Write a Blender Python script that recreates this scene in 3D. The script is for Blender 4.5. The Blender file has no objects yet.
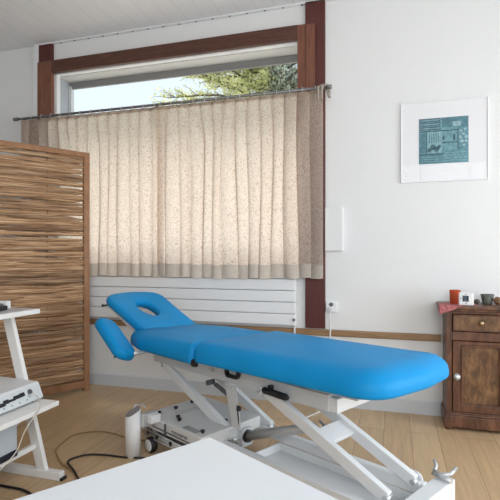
import bpy, bmesh, math, random
from mathutils import Vector, Matrix, noise

random.seed(7)
R = math.radians
SC = bpy.context.scene
COL = SC.collection

# ------------------------------------------------------------------ helpers
class MB:
    """collects shapes into one bmesh, then links ONE mesh object"""
    def __init__(s, M=None):
        s.bm = bmesh.new(); s.M = M or Matrix.Identity(4)
    def v(s, p): return s.bm.verts.new(s.M @ Vector(p))
    def f(s, vs, smooth=False):
        try:
            f = s.bm.faces.new(vs); f.smooth = smooth; return f
        except ValueError: return None
    def box(s, a, b, rot=None, c=None):
        """axis box from corner a to corner b; optional rotation matrix about its centre"""
        ce = [(a[i] + b[i]) / 2 for i in range(3)]; h = [abs(b[i] - a[i]) / 2 for i in range(3)]
        vs = []
        for x in (-1, 1):
            for y in (-1, 1):
                for z in (-1, 1):
                    p = Vector((x * h[0], y * h[1], z * h[2]))
                    if rot: p = rot @ p
                    vs.append(s.v(p + Vector(ce)))
        for q in ((0,1,3,2),(4,6,7,5),(0,4,5,1),(2,3,7,6),(0,2,6,4),(1,5,7,3)): s.f([vs[i] for i in q])
        return s
    def bar(s, p0, p1, w, t, up=(0,0,1)):
        """rectangular bar, w along the side direction, t along up"""
        p0 = Vector(p0); p1 = Vector(p1); d = (p1 - p0).normalized(); up = Vector(up)
        sd = d.cross(up).normalized(); u = sd.cross(d).normalized()
        vs = []
        for p in (p0, p1):
            for a, b in ((-1,-1),(1,-1),(1,1),(-1,1)): vs.append(s.v(p + sd * a * w / 2 + u * b * t / 2))
        for q in ((3,2,1,0),(4,5,6,7),(0,1,5,4),(1,2,6,5),(2,3,7,6),(3,0,4,7)): s.f([vs[i] for i in q])
        return s
    def tube(s, pts, r, n=10, cap=True):
        pts = [Vector(p) for p in pts]; m = len(pts)
        rs = r if isinstance(r, (list, tuple)) else [r] * m
        rings = []; prev = None
        for i, p in enumerate(pts):
            d = (pts[min(i + 1, m - 1)] - pts[max(i - 1, 0)]).normalized()
            if prev is None:
                a = Vector((0,0,1)) if abs(d.z) < .9 else Vector((1,0,0))
                u = d.cross(a).normalized()
            else:
                u = (prev - d * prev.dot(d)).normalized()
            prev = u; w = d.cross(u)
            rings.append([s.v(p + (u * math.cos(2*math.pi*k/n) + w * math.sin(2*math.pi*k/n)) * rs[i]) for k in range(n)])
        for a, b in zip(rings, rings[1:]):
            for k in range(n): s.f([a[k], a[(k+1) % n], b[(k+1) % n], b[k]], True)
        if cap: s.f(rings[0][::-1]); s.f(rings[-1])
        return s
    def lathe(s, prof, c=(0,0,0), n=24, axis=None):
        """prof = [(radius, height)], axis = rotation matrix"""
        A = axis or Matrix.Identity(3); c = Vector(c); rings = []
        for r, h in prof:
            if r < 1e-6: rings.append([s.v(c + A @ Vector((0,0,h)))])
            else: rings.append([s.v(c + A @ Vector((r*math.cos(2*math.pi*k/n), r*math.sin(2*math.pi*k/n), h))) for k in range(n)])
        for a, b in zip(rings, rings[1:]):
            if len(a) == 1 and len(b) == 1: continue
            for k in range(n):
                k2 = (k + 1) % n
                if len(a) == 1: s.f([a[0], b[k2], b[k]], True)
                elif len(b) == 1: s.f([a[k], a[k2], b[0]], True)
                else: s.f([a[k], a[k2], b[k2], b[k]], True)
        if len(rings[0]) > 1: s.f(rings[0][::-1])
        if len(rings[-1]) > 1: s.f(rings[-1])
        return s
    def prism(s, poly, z0, z1, A=None, c=(0,0,0)):
        """extrude a 2D polygon between z0 and z1 in the frame A (3x3), c"""
        A = A or Matrix.Identity(3); c = Vector(c)
        lo = [s.v(c + A @ Vector((x, y, z0))) for x, y in poly]; hi = [s.v(c + A @ Vector((x, y, z1))) for x, y in poly]
        s.f(lo[::-1]); s.f(hi); n = len(poly)
        for k in range(n): s.f([lo[k], lo[(k+1) % n], hi[(k+1) % n], hi[k]])
        return s
    def build(s, name, mat, parent=None, bevel=0, seg=2):
        bmesh.ops.recalc_face_normals(s.bm, faces=s.bm.faces[:])
        me = bpy.data.meshes.new(name); s.bm.to_mesh(me); s.bm.free()
        o = bpy.data.objects.new(name, me); COL.objects.link(o)
        if mat: me.materials.append(mat)
        if parent: o.parent = parent
        if bevel:
            m = o.modifiers.new('bevel', 'BEVEL'); m.width = bevel; m.segments = seg; m.limit_method = 'ANGLE'; m.angle_limit = R(40)
        return o

def tag(o, label=None, cat=None, group=None, kind=None):
    for k, v in (('label', label), ('category', cat), ('group', group), ('kind', kind)):
        if v: o[k] = v
    return o
def empty(name, loc, rz=0):
    o = bpy.data.objects.new(name, None); COL.objects.link(o); o.location = loc; o.rotation_euler = (0, 0, rz)
    o.empty_display_size = .05
    return o
def dup(o, loc, rz=None, label=None, parent=None, scale=None):
    c = o.copy(); COL.objects.link(c); c.location = loc
    if rz is not None: c.rotation_euler = (0, 0, rz)
    if scale: c.scale = scale
    if parent: c.parent = parent
    if label: c['label'] = label
    for ch in list(o.children):
        d = ch.copy(); COL.objects.link(d); d.parent = c
        for g in list(ch.children):
            e = g.copy(); COL.objects.link(e); e.parent = d
    return c
def struct(o): o['kind'] = 'structure'; return o

def rounded_poly(poly, rad, seg=8):
    out = []; n = len(poly)
    rads = rad if isinstance(rad, (list, tuple)) else [rad] * n
    for i in range(n):
        p = Vector(poly[i]).to_2d(); a = (Vector(poly[i-1]).to_2d() - p); b = (Vector(poly[(i+1) % n]).to_2d() - p)
        la, lb = a.length, b.length; a.normalize(); b.normalize()
        ang = a.angle(b); t = min(rads[i] / math.tan(ang / 2), la * .49, lb * .49)
        p0, p1 = p + a * t, p + b * t
        for k in range(seg + 1):
            u = k / seg
            q = p0 * (1-u)**2 + p * 2*u*(1-u) + p1 * u*u
            out.append((q.x, q.y))
    return out
def densify(poly, step=.05):
    out = []
    for i in range(len(poly)):
        a = Vector(poly[i]).to_2d(); b = Vector(poly[(i+1) % len(poly)]).to_2d(); L = (b-a).length
        m = max(1, int(L / step))
        for k in range(m): q = a.lerp(b, k / m); out.append((q.x, q.y))
    return out
def inset(poly, d, wt=None):
    n = len(poly); out = []
    area = sum(poly[i][0]*poly[(i+1)%n][1] - poly[(i+1)%n][0]*poly[i][1] for i in range(n))
    sg = 1 if area > 0 else -1
    for i in range(n):
        a = Vector(poly[i-1]).to_2d(); b = Vector(poly[(i+1) % n]).to_2d(); t = (b - a)
        if t.length < 1e-9: out.append(poly[i]); continue
        t.normalize(); nr = Vector((-t.y, t.x)) * sg
        dd = d*(wt(*poly[i]) if wt else 1); out.append((poly[i][0] + nr.x*dd, poly[i][1] + nr.y*dd))
    return out
def cushion(mb, poly, z0, z1, r_top=.035, r_bot=.02, dome=.008, r_in=None, wt=None):
    """upholstered pad: a rounded slab over an outline, top slightly domed"""
    prof = []
    for k in range(5):
        a = math.pi/2 * k/4; prof.append((r_bot*(1-math.sin(a)), z0 + r_bot*(1-math.cos(a))))
    for k in range(7):
        a = math.pi/2 * k/6; prof.append(((r_in or r_top)*(1-math.cos(a)), z1 - dome - r_top*(1-math.sin(a))))
    rings = [[mb.v((x, y, z)) for x, y in inset(poly, d, wt)] for d, z in prof]
    n = len(poly)
    top = inset(poly, prof[-1][0], wt); cx = sum(p[0] for p in top)/n; cy = sum(p[1] for p in top)/n
    for k in range(1, 7):
        u = k / 7
        rings.append([mb.v((x+(cx-x)*u, y+(cy-y)*u, z1 - dome*(1-u)**2)) for x, y in top])
    for a, b in zip(rings, rings[1:]):
        for k in range(n): mb.f([a[k], a[(k+1) % n], b[(k+1) % n], b[k]], True)
    c = mb.v((cx, cy, z1)); L = rings[-1]
    for k in range(n): mb.f([L[k], L[(k+1) % n], c], True)
    b0 = rings[0]; mb.f(b0[::-1])
    return mb

# ------------------------------------------------------------------ materials
def mat(name, col=(.8,.8,.8), rough=.5, metal=0, var=0, vscale=8, bump=0, bscale=200, spec=None, coat=0, sheen=0):
    m = bpy.data.materials.new(name); m.use_nodes = True; nt = m.node_tree; b = nt.nodes['Principled BSDF']
    b.inputs['Base Color'].default_value = (*col, 1); b.inputs['Roughness'].default_value = rough; b.inputs['Metallic'].default_value = metal
    if spec is not None: b.inputs['Specular IOR Level'].default_value = spec
    if coat: b.inputs['Coat Weight'].default_value = coat
    if sheen: b.inputs['Sheen Weight'].default_value = sheen
    tc = nt.nodes.new('ShaderNodeTexCoord')
    if var:
        n = nt.nodes.new('ShaderNodeTexNoise'); n.inputs['Scale'].default_value = vscale; n.inputs['Detail'].default_value = 5
        nt.links.new(tc.outputs['Object'], n.inputs['Vector'])
        r = nt.nodes.new('ShaderNodeValToRGB')
        r.color_ramp.elements[0].position = .3; r.color_ramp.elements[1].position = .7
        r.color_ramp.elements[0].color = (*[c*(1-var) for c in col], 1); r.color_ramp.elements[1].color = (*[min(1, c*(1+var)) for c in col], 1)
        nt.links.new(n.outputs['Fac'], r.inputs['Fac']); nt.links.new(r.outputs['Color'], b.inputs['Base Color'])
    if bump:
        n2 = nt.nodes.new('ShaderNodeTexNoise'); n2.inputs['Scale'].default_value = bscale; n2.inputs['Detail'].default_value = 3
        nt.links.new(tc.outputs['Object'], n2.inputs['Vector'])
        bp = nt.nodes.new('ShaderNodeBump'); bp.inputs['Strength'].default_value = bump; bp.inputs['Distance'].default_value = .002
        nt.links.new(n2.outputs['Fac'], bp.inputs['Height']); nt.links.new(bp.outputs['Normal'], b.inputs['Normal'])
    return m

def wood(name, stops, scale=(1,1,1), rough=.5, nscale=6, per_object=0, bump=.15):
    """grain = noise stretched by the mapping scale, plus finer streaks"""
    m = bpy.data.materials.new(name); m.use_nodes = True; nt = m.node_tree; b = nt.nodes['Principled BSDF']; L = nt.links.new
    tc = nt.nodes.new('ShaderNodeTexCoord'); mp = nt.nodes.new('ShaderNodeMapping'); mp.inputs['Scale'].default_value = scale
    L(tc.outputs['Object'], mp.inputs['Vector'])
    n = nt.nodes.new('ShaderNodeTexNoise'); n.inputs['Scale'].default_value = nscale; n.inputs['Detail'].default_value = 8; n.inputs['Roughness'].default_value = .65
    n.inputs['Distortion'].default_value = .4
    L(mp.outputs['Vector'], n.inputs['Vector'])
    r = nt.nodes.new('ShaderNodeValToRGB'); cr = r.color_ramp
    cr.elements[0].position, cr.elements[0].color = stops[0][0], (*stops[0][1], 1)
    cr.elements[1].position, cr.elements[1].color = stops[-1][0], (*stops[-1][1], 1)
    for p, c in stops[1:-1]: e = cr.elements.new(p); e.color = (*c, 1)
    L(n.outputs['Fac'], r.inputs['Fac']); out = r.outputs['Color']
    if per_object:
        oi = nt.nodes.new('ShaderNodeObjectInfo'); mr = nt.nodes.new('ShaderNodeMapRange')
        mr.inputs['To Min'].default_value = 1 - per_object; mr.inputs['To Max'].default_value = 1 + per_object
        L(oi.outputs['Random'], mr.inputs['Value'])
        hs = nt.nodes.new('ShaderNodeHueSaturation'); L(out, hs.inputs['Color']); L(mr.outputs['Result'], hs.inputs['Value']); out = hs.outputs['Color']
        ad = nt.nodes.new('ShaderNodeVectorMath'); ad.operation = 'ADD'; sc = nt.nodes.new('ShaderNodeVectorMath'); sc.operation = 'SCALE'
        cb = nt.nodes.new('ShaderNodeCombineXYZ'); L(oi.outputs['Random'], cb.inputs[0]); L(oi.outputs['Random'], cb.inputs[2])
        L(cb.outputs[0], sc.inputs[0]); sc.inputs['Scale'].default_value = 17
        L(mp.outputs['Vector'], ad.inputs[0]); L(sc.outputs[0], ad.inputs[1]); L(ad.outputs[0], n.inputs['Vector'])
    L(out, b.inputs['Base Color']); b.inputs['Roughness'].default_value = rough
    if bump:
        bp = nt.nodes.new('ShaderNodeBump'); bp.inputs['Strength'].default_value = bump; bp.inputs['Distance'].default_value = .004
        L(n.outputs['Fac'], bp.inputs['Height']); L(bp.outputs['Normal'], b.inputs['Normal'])
    return m

def planks(name, c1, c2, mortar, width, length, msize, rough, grain, bump, along_y=True, offx=0):
    m = bpy.data.materials.new(name); m.use_nodes = True; nt = m.node_tree; b = nt.nodes['Principled BSDF']; L = nt.links.new
    tc = nt.nodes.new('ShaderNodeTexCoord'); mp = nt.nodes.new('ShaderNodeMapping')
    mp.inputs['Rotation'].default_value = (0, 0, R(90)); mp.inputs['Location'].default_value = (.37, offx, 0)
    L(tc.outputs['Object'], mp.inputs['Vector'])
    br = nt.nodes.new('ShaderNodeTexBrick'); br.offset = .37; br.inputs['Scale'].default_value = 1
    br.inputs['Brick Width'].default_value = length; br.inputs['Row Height'].default_value = width; br.inputs['Mortar Size'].default_value = msize
    br.inputs['Mortar Smooth'].default_value = .1; br.inputs['Bias'].default_value = 0
    br.inputs['Color1'].default_value = (*c1, 1); br.inputs['Color2'].default_value = (*c2, 1); br.inputs['Mortar'].default_value = (*mortar, 1)
    L(mp.outputs['Vector'], br.inputs['Vector'])
    mg = nt.nodes.new('ShaderNodeMapping'); mg.inputs['Scale'].default_value = (22, 1.6, 1)
    L(tc.outputs['Object'], mg.inputs['Vector'])
    n = nt.nodes.new('ShaderNodeTexNoise'); n.inputs['Scale'].default_value = 1.6; n.inputs['Detail'].default_value = 7; n.inputs['Roughness'].default_value = .6; n.inputs['Distortion'].default_value = .8
    L(mg.outputs['Vector'], n.inputs['Vector'])
    mr = nt.nodes.new('ShaderNodeMapRange'); mr.inputs['From Min'].default_value = .3; mr.inputs['From Max'].default_value = .7
    mr.inputs['To Min'].default_value = 1 - grain; mr.inputs['To Max'].default_value = 1 + grain; L(n.outputs['Fac'], mr.inputs['Value'])
    hs = nt.nodes.new('ShaderNodeHueSaturation'); L(br.outputs['Color'], hs.inputs['Color']); L(mr.outputs['Result'], hs.inputs['Value'])
    L(hs.outputs['Color'], b.inputs['Base Color']); b.inputs['Roughness'].default_value = rough
    iv = nt.nodes.new('ShaderNodeMath'); iv.operation = 'SUBTRACT'; iv.inputs[0].default_value = 1; L(br.outputs['Fac'], iv.inputs[1])
    bp = nt.nodes.new('ShaderNodeBump'); bp.inputs['Strength'].default_value = bump; bp.inputs['Distance'].default_value = .003
    L(iv.outputs[0], bp.inputs['Height']); L(bp.outputs['Normal'], b.inputs['Normal'])
    return m

def fabric(name, col, vein, trans=.5):
    """crinkled linen: net of pale creases, part of the daylight comes through"""
    m = bpy.data.materials.new(name); m.use_nodes = True; nt = m.node_tree; L = nt.links.new
    nt.nodes.remove(nt.nodes['Principled BSDF']); out = nt.nodes['Material Output']
    tc = nt.nodes.new('ShaderNodeTexCoord')
    mp = nt.nodes.new('ShaderNodeMapping'); mp.inputs['Scale'].default_value = (1, .3, .8); L(tc.outputs['Object'], mp.inputs['Vector'])
    nz = nt.nodes.new('ShaderNodeTexNoise'); nz.inputs['Scale'].default_value = 14; nz.inputs['Detail'].default_value = 3; L(mp.outputs['Vector'], nz.inputs['Vector'])
    mx = nt.nodes.new('ShaderNodeMixRGB'); mx.inputs['Fac'].default_value = .10; L(mp.outputs['Vector'], mx.inputs['Color1']); L(nz.outputs['Color'], mx.inputs['Color2'])
    vo = nt.nodes.new('ShaderNodeTexVoronoi'); vo.feature = 'DISTANCE_TO_EDGE'; vo.inputs['Scale'].default_value = 64; L(mx.outputs['Color'], vo.inputs['Vector'])
    r = nt.nodes.new('ShaderNodeValToRGB'); r.color_ramp.elements[0].position = .04; r.color_ramp.elements[1].position = .34
    r.color_ramp.elements[0].color = (*vein, 1); r.color_ramp.elements[1].color = (*col, 1)
    L(vo.outputs['Distance'], r.inputs['Fac'])
    d = nt.nodes.new('ShaderNodeBsdfDiffuse'); t = nt.nodes.new('ShaderNodeBsdfTranslucent'); ms = nt.nodes.new('ShaderNodeMixShader'); ms.inputs['Fac'].default_value = trans
    bp = nt.nodes.new('ShaderNodeBump'); bp.inputs['Strength'].default_value = .35; bp.inputs['Distance'].default_value = .004; bp.invert = True
    L(vo.outputs['Distance'], bp.inputs['Height'])
    for q in (d, t): L(r.outputs['Color'], q.inputs['Color']); L(bp.outputs['Normal'], q.inputs['Normal'])
    L(d.outputs[0], ms.inputs[1]); L(t.outputs[0], ms.inputs[2]); L(ms.outputs[0], out.inputs['Surface'])
    return m

def thin_glass(name, tint=(1,1,1), refl=.06, cloud=0):
    m = bpy.data.materials.new(name); m.use_nodes = True; nt = m.node_tree; L = nt.links.new
    nt.nodes.remove(nt.nodes['Principled BSDF']); out = nt.nodes['Material Output']
    tr = nt.nodes.new('ShaderNodeBsdfTransparent'); tr.inputs['Color'].default_value = (*tint, 1)
    gl = nt.nodes.new('ShaderNodeBsdfGlossy'); gl.inputs['Roughness'].default_value = .03
    fr = nt.nodes.new('ShaderNodeLayerWeight'); fr.inputs['Blend'].default_value = .25
    ml = nt.nodes.new('ShaderNodeMath'); ml.operation = 'MULTIPLY'; ml.inputs[1].default_value = .3; L(fr.outputs['Fresnel'], ml.inputs[0])
    ms = nt.nodes.new('ShaderNodeMixShader'); L(ml.outputs[0], ms.inputs['Fac']); L(tr.outputs[0], ms.inputs[1]); L(gl.outputs[0], ms.inputs[2])
    o = ms.outputs[0]
    if cloud:
        df = nt.nodes.new('ShaderNodeBsdfDiffuse'); df.inputs['Color'].default_value = (*tint, 1)
        m2 = nt.nodes.new('ShaderNodeMixShader'); m2.inputs['Fac'].default_value = cloud; L(o, m2.inputs[1]); L(df.outputs[0], m2.inputs[2]); o = m2.outputs[0]
    L(o, out.inputs['Surface'])
    return m

M_wall = mat('wall_paint', (.80,.805,.80), .75, bump=.06, bscale=90)
M_ceil = planks('ceiling_boards', (.82,.825,.84), (.84,.845,.86), (.72,.72,.73), .155, 2.6, .003, .6, .012, .25)
M_floor = planks('oak_floor', (.54,.37,.21), (.61,.435,.26), (.25,.15,.08), .1735, 1.5, .0016, .42, .13, .3, offx=.065)
M_base = mat('skirting_paint', (.62,.65,.68), .5)
M_white = mat('white_trim_paint', (.82,.83,.84), .4)
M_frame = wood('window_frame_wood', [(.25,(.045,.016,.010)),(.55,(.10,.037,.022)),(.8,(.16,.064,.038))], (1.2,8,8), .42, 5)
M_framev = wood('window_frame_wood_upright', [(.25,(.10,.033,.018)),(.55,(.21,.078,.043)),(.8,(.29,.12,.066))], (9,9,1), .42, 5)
M_post = wood('dark_post_wood', [(.2,(.06,.013,.010)),(.6,(.10,.022,.017)),(.85,(.145,.036,.026))], (6,6,.8), .45, 6)
M_rail = wood('chair_rail_oak', [(.2,(.20,.11,.05)),(.55,(.33,.20,.10)),(.85,(.42,.28,.15))], (1,9,14), .5, 6)
M_screenframe = wood('screen_frame_wood', [(.2,(.22,.095,.04)),(.55,(.36,.175,.08)),(.85,(.45,.24,.12))], (3,3,2), .5, 5)
M_lath = wood('split_lath_wood', [(.32,(.065,.03,.013)),(.43,(.24,.125,.06)),(.54,(.46,.28,.15)),(.68,(.70,.51,.33))], (1.3,14,60), .65, 2.2, per_object=.30, bump=.6)
M_cab = wood('cabinet_wood', [(.28,(.03,.010,.005)),(.5,(.105,.040,.018)),(.72,(.23,.10,.046))], (5,5,1.6), .38, 4, bump=.08)
M_cabdoor = wood('cabinet_panel_wood', [(.30,(.045,.020,.008)),(.48,(.135,.064,.026)),(.70,(.27,.145,.062))], (5,5,2.2), .34, 4.5, bump=.05)
M_blue = mat('blue_vinyl', (.003,.285,.655), .5, var=.07, vscale=3.5, bump=.10, bscale=420, spec=.22)
M_bluedk = mat('blue_vinyl_piping', (.004,.11,.38), .5)
M_pow = mat('white_powder_coat', (.84,.85,.86), .35, bump=.03)
M_powg = mat('pale_grey_powder_coat', (.66,.68,.69), .4, bump=.03)
M_cover = mat('pale_cover_plastic', (.74,.74,.73), .45)
M_steel = mat('brushed_steel', (.66,.68,.69), .35, .65)
M_grey = mat('grey_tube_metal', (.50,.49,.48), .4, .3)
M_dkgrey = mat('dark_grey_plastic', (.12,.12,.125), .5)
M_black = mat('black_plastic', (.012,.012,.014), .45)
M_desk = mat('white_desk_laminate', (.82,.87,.92), .35)
M_lam = mat('trolley_white_laminate', (.86,.855,.84), .4)
M_lamtop = mat('trolley_top_grey', (.50,.50,.51), .45)
M_rad = mat('radiator_enamel', (.86,.87,.88), .35)
M_rod = mat('rod_grey_metal', (.20,.195,.19), .35, .5)
M_linen = fabric('curtain_linen', (.63,.525,.445), (.84,.735,.65), .76)
M_hem = fabric('curtain_hem_linen', (.56,.50,.44), (.62,.56,.49), .38)
M_glass = thin_glass('window_pane_glass')
M_alu = mat('shutter_grey', (.22,.22,.22), .5)
M_reveal = mat('outside_reveal_render', (.42,.45,.50), .7)
M_soffit = mat('outside_soffit', (.55,.55,.54), .7)

# ------------------------------------------------------------------ room shell
WY = 3.78            # inner face of the window wall
XL, XR, YB, CZ = -4.35, 2.5, -2.0, 3.235
OX0, OX1, OZ0, OZ1 = -3.118, -.738, 1.13, 2.942

w = MB(); T = .2
w.box((XL-.2, WY, -.1), (OX0, WY+T, CZ+.1)).box((OX1, WY, -.1), (XR+.2, WY+T, CZ+.1))
w.box((OX0, WY, -.1), (OX1, WY+T, OZ0)).box((OX0, WY, OZ1), (OX1, WY+T, CZ+.1))
struct(w.build('wall_back', M_wall))
struct(MB().box((XL-.2, YB-.2, -.1), (XL, WY, CZ+.1)).build('wall_left', M_wall))
w = MB(); a0, a1, b0, b1 = .7, 3.15, .35, 2.15     # unseen big window in the right-hand wall, sized for its light
w.box((XR, YB-.2, -.1), (XR+.2, a0, CZ+.1)).box((XR, a1, -.1), (XR+.2, WY, CZ+.1)).box((XR, a0, -.1), (XR+.2, a1, b0)).box((XR, a0, b1), (XR+.2, a1, CZ+.1))
struct(w.build('wall_right', M_wall))
w = MB(); c0, c1, d0, d1 = -.4, 2.2, 1.0, 3.0       # unseen windows behind the camera, placed and sized for their light
w.box((XL, YB-.2, -.1), (c0, YB, CZ+.1)).box((c1, YB-.2, -.1), (XR, YB, CZ+.1)).box((c0, YB-.2, -.1), (c1, YB, d0)).box((c0, YB-.2, d1), (c1, YB, CZ+.1))
struct(w.build('wall_front', M_wall))
struct(MB().box((XL, YB, -.1), (XR, WY, 0)).build('floor', M_floor))
struct(MB().box((XL, YB, CZ), (XR, WY, CZ+.1)).build('ceiling', M_ceil))

w2 = MB()
w2.box((XR+.09, a0, b0), (XR+.14, a1, b0+.07)).box((XR+.09, a0, b1-.07), (XR+.14, a1, b1)).box((XR+.09, a0, b0), (XR+.14, a0+.07, b1)).box((XR+.09, a1-.07, b0), (XR+.14, a1, b1)).box((XR+.09, (a0+a1)/2-.05, b0), (XR+.14, (a0+a1)/2+.05, b1))
struct(w2.build('window_2', M_white))
w3 = MB()
w3.box((c0, YB-.14, d0), (c1, YB-.09, d0+.07)).box((c0, YB-.14, d1-.07), (c1, YB-.09, d1))
for x in (c0, c0+.86, c0+1.72, c1-.07): w3.box((x, YB-.14, d0), (x+.07, YB-.09, d1))
struct(w3.build('window_3', M_white))

# ceiling edge strip with its row of small nail heads
e = MB().box((-3.27, WY-.03, CZ-.012), (XR, WY, CZ))
ce = e.build('trim_1', M_white); struct(ce)
nh = MB()
x = -3.2
while x < -.6:
    nh.box((x, WY-.021, CZ-.016), (x+.018, WY-.012, CZ-.0115)); x += .155
o = nh.build('nail_head', M_dkgrey, ce); o['kind'] = 'stuff'

struct(MB().box((-3.340, WY-.035, 0), (-3.284, WY, CZ)).build('trim_2', M_white, bevel=.004))
b = MB(); b.prism([(0,0),(0,.092),(-.006,.103),(-.014,.103),(-.018,.095),(-.018,0)], XL, XR, Matrix(((0,0,1),(1,0,0),(0,1,0))), (0, WY, 0))
struct(b.build('baseboard_back', M_base))
b = MB(); b.prism([(0,0),(0,.1),(.018,.095),(.018,0)], YB, WY-.02, Matrix(((1,0,0),(0,0,-1),(0,1,0))), (XL, 0, 0))
b = MB().box((XL, YB, 0), (XL+.018, WY-.018, .1)); struct(b.build('baseboard_left', M_base))
b = MB().box((XR-.018, YB, 0), (XR, WY-.018, .1)); struct(b.build('baseboard_right', M_base))

# ------------------------------------------------------------------ window_1
wf = MB()                                        # top and side casing, face to the room
wf.box((-3.126, WY-.045, 2.936), (-.74, WY, 3.055))
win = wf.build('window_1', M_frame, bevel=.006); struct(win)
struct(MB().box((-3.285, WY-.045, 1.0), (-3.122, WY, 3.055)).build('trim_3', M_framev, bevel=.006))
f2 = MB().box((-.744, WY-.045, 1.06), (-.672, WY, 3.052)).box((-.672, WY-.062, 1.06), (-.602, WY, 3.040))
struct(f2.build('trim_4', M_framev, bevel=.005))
struct(MB().box((-.683, WY-.03, .615), (-.524, WY, CZ)).build('trim_5', M_post, bevel=.003))
struct(MB().box((-3.278, WY-.03, 3.056), (-3.126, WY, CZ-.012)).build('trim_6', M_post, bevel=.003))
MB().box((OX0, WY-.04, OZ0-.09), (OX1, WY+.06, OZ0)).build('window_sill', M_frame, win)
s = MB()                                         # white sash around the single big pane
s.box((OX0, WY, OZ1-.014), (OX1, WY+.05, OZ1)).box((OX0, WY, OZ0), (OX1, WY+.05, OZ0+.06)).box((OX0, WY, OZ0), (OX0+.025, WY+.05, OZ1)).box((OX1-.012, WY, OZ0), (OX1, WY+.05, OZ1))
s.build('sash', M_white, win, bevel=.003)
MB().box((OX0+.02, WY+.022, OZ0+.05), (OX1-.01, WY+.028, OZ1-.02)).build('pane', M_glass, win)
# what the pane looks out through: reveal, soffit, roller shutter slat, guide rail
MB().box((OX0-.03, WY+.2, .9), (OX0+.02, WY+.26, OZ1+.1)).build('outer_reveal', M_reveal, win)
MB().box((OX0, WY+.05, OZ0), (OX0+.012, WY+.26, OZ1)).build('outer_reveal', M_reveal, win)
MB().box((OX0, WY+.05, OZ1-.02), (OX1, WY+.23, OZ1-.002)).build('soffit', M_soffit, win)
MB().box((OX0, WY+.20, OZ1-.085), (OX1+.04, WY+.225, OZ1-.02)).build('shutter_slat', M_alu, win)
MB().box((OX0+.012, WY+.19, OZ0), (OX0+.04, WY+.235, OZ1-.06)).build('guide_rail', M_powg, win)

# ------------------------------------------------------------------ fixed wall fittings
struct(MB().prism([(0,.556),(0,.606),(-.018,.606),(-.024,.598),(-.024,.564),(-.018,.556)], XL+.02, .335, Matrix(((0,0,1),(1,0,0),(0,1,0))), (0, WY, 0)).build('trim_7', M_rail))

rt = empty('radiator', (-1.8, WY-.066, .62))
tag(rt, 'long white horizontal panel radiator on the wall under the curtains', 'radiator')
rx0, rx1 = -1.10, 1.045
for k in range(5):
    MB().box((rx0, 0, .012+k*.094), (rx1, .028, .012+k*.094+.0905)).build('tube_panel', M_rad, rt, bevel=.009, seg=3)
for x in (rx0, rx1-.03): MB().box((x, .026, .01), (x+.03, .052, .47)).build('header', M_rad, rt, bevel=.004)
for x in (rx0+.3, rx1-.3): MB().box((x, .05, .12), (x+.03, .066, .4)).build('wall_bracket', M_rad, rt)
MB().tube([(rx1-.012, -.012, .06), (rx1-.012, .03, .06)], .011).build('valve', M_dkgrey, rt)
MB().tube([(rx1-.015, .04, .02), (rx1-.015, .04, -.60), (rx1-.015, .055, -.615)], .008).build('pipe', M_rad, rt)

jb = MB().box((-.522, WY-.045, 1.232), (-.385, WY+.002, 1.578)).build('cover_box', M_wall, bevel=.004)
tag(jb, 'plain white upright box fixed to the wall right of the curtains', 'box')

so = empty('wall_socket', (-.475, WY, .79))
tag(so, 'white wall socket beside the dark post just above the wooden rail', 'socket')
MB().box((-.043, -.030, -.043), (.043, 0, .043)).build('face_plate', M_white, so, bevel=.005)
MB().lathe([(.016,0),(.016,.004),(.013,.004),(.013,.001)], (0,-.030,.018), 16, Matrix.Rotation(R(90),3,'X')).build('outlet', M_dkgrey, so)
pc = empty('power_plug', (-.482, WY-.03, .775))
tag(pc, 'white plug and cable hanging from the wall socket down behind the blue table', 'plug')
MB().box((-.014,-.032,-.016),(.014,0,.010)).build('plug_body', M_powg, pc, bevel=.004)
pts = [(0,-.022,-.012),(0,-.026,-.06),(.003,-.012,-.15),(.003,-.03,-.19),(.003,-.03,-.24),(.0,-.008,-.45),(-.005,-.004,-.68),(-.01,-.03,-.755),(-.03,-.1,-.7695),(-.07,-.18,-.7695),(-.11,-.27,-.7695),(-.16,-.36,-.7695)]
MB().tube(pts, .005, 8).build('cable', M_white, pc)

M_mount = mat('picture_mount', (.86,.86,.875), .55)
pf = empty('framed_picture', (.352, WY, 2.05))
tag(pf, 'square white framed teal collage print hanging on the white wall', 'picture')
h = .303
fr = MB()
for a, bb in (((-h,-.0185,-h),(h,0,-h+.007)), ((-h,-.0185,h-.007),(h,0,h)), ((-h,-.0185,-h+.007),(-h+.007,0,h-.007)), ((h-.007,-.0185,-h+.007),(h,0,h-.007))): fr.box(a, bb)
fr.build('frame', M_mount, pf, bevel=.002)
MB().box((-h+.006,-.010,-h+.006),(h-.006,-.004,h-.006)).build('mount', M_mount, pf)
MB().box((-h+.006,-.0168,-h+.006),(h-.006,-.0150,h-.006)).build('glazing', M_glass, pf)
P0 = [mat('print_teal_%d' % i, c, .7, var=.28, vscale=55) for i, c in enumerate([(.10,.235,.28),(.17,.35,.395),(.075,.16,.20),(.23,.42,.455),(.13,.29,.345),(.32,.49,.53),(.045,.10,.13)])]
ar = MB().box((-.172,-.0115,-.167),(.17,-.010,.172)).build('print', P0[1], pf)
pk = [0]
def patch(x0, z0, x1, z1, i, d=.0122):
    pk[0] += 1; d += pk[0]*.000025
    # fractions of the print, origin bottom left
    X = lambda u: -.172 + u*.342
    Z = lambda u: -.167 + u*.339
    MB().box((X(x0),-d,Z(z0)),(X(x1),-.0112,Z(z1))).build('print_patch', P0[i], ar)
for q in [(0,.74,.44,1,2),(0,.24,.15,.72,0),(.16,.22,.47,.70,3),(.47,.72,1,1,0),(.69,.80,.86,.90,5),(.48,.46,.78,.78,1),(.80,.26,1,.78,4),(0,0,.49,.2,0),(.5,0,1,.28,4),(.50,.28,.79,.45,1)]: patch(*q)
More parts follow.
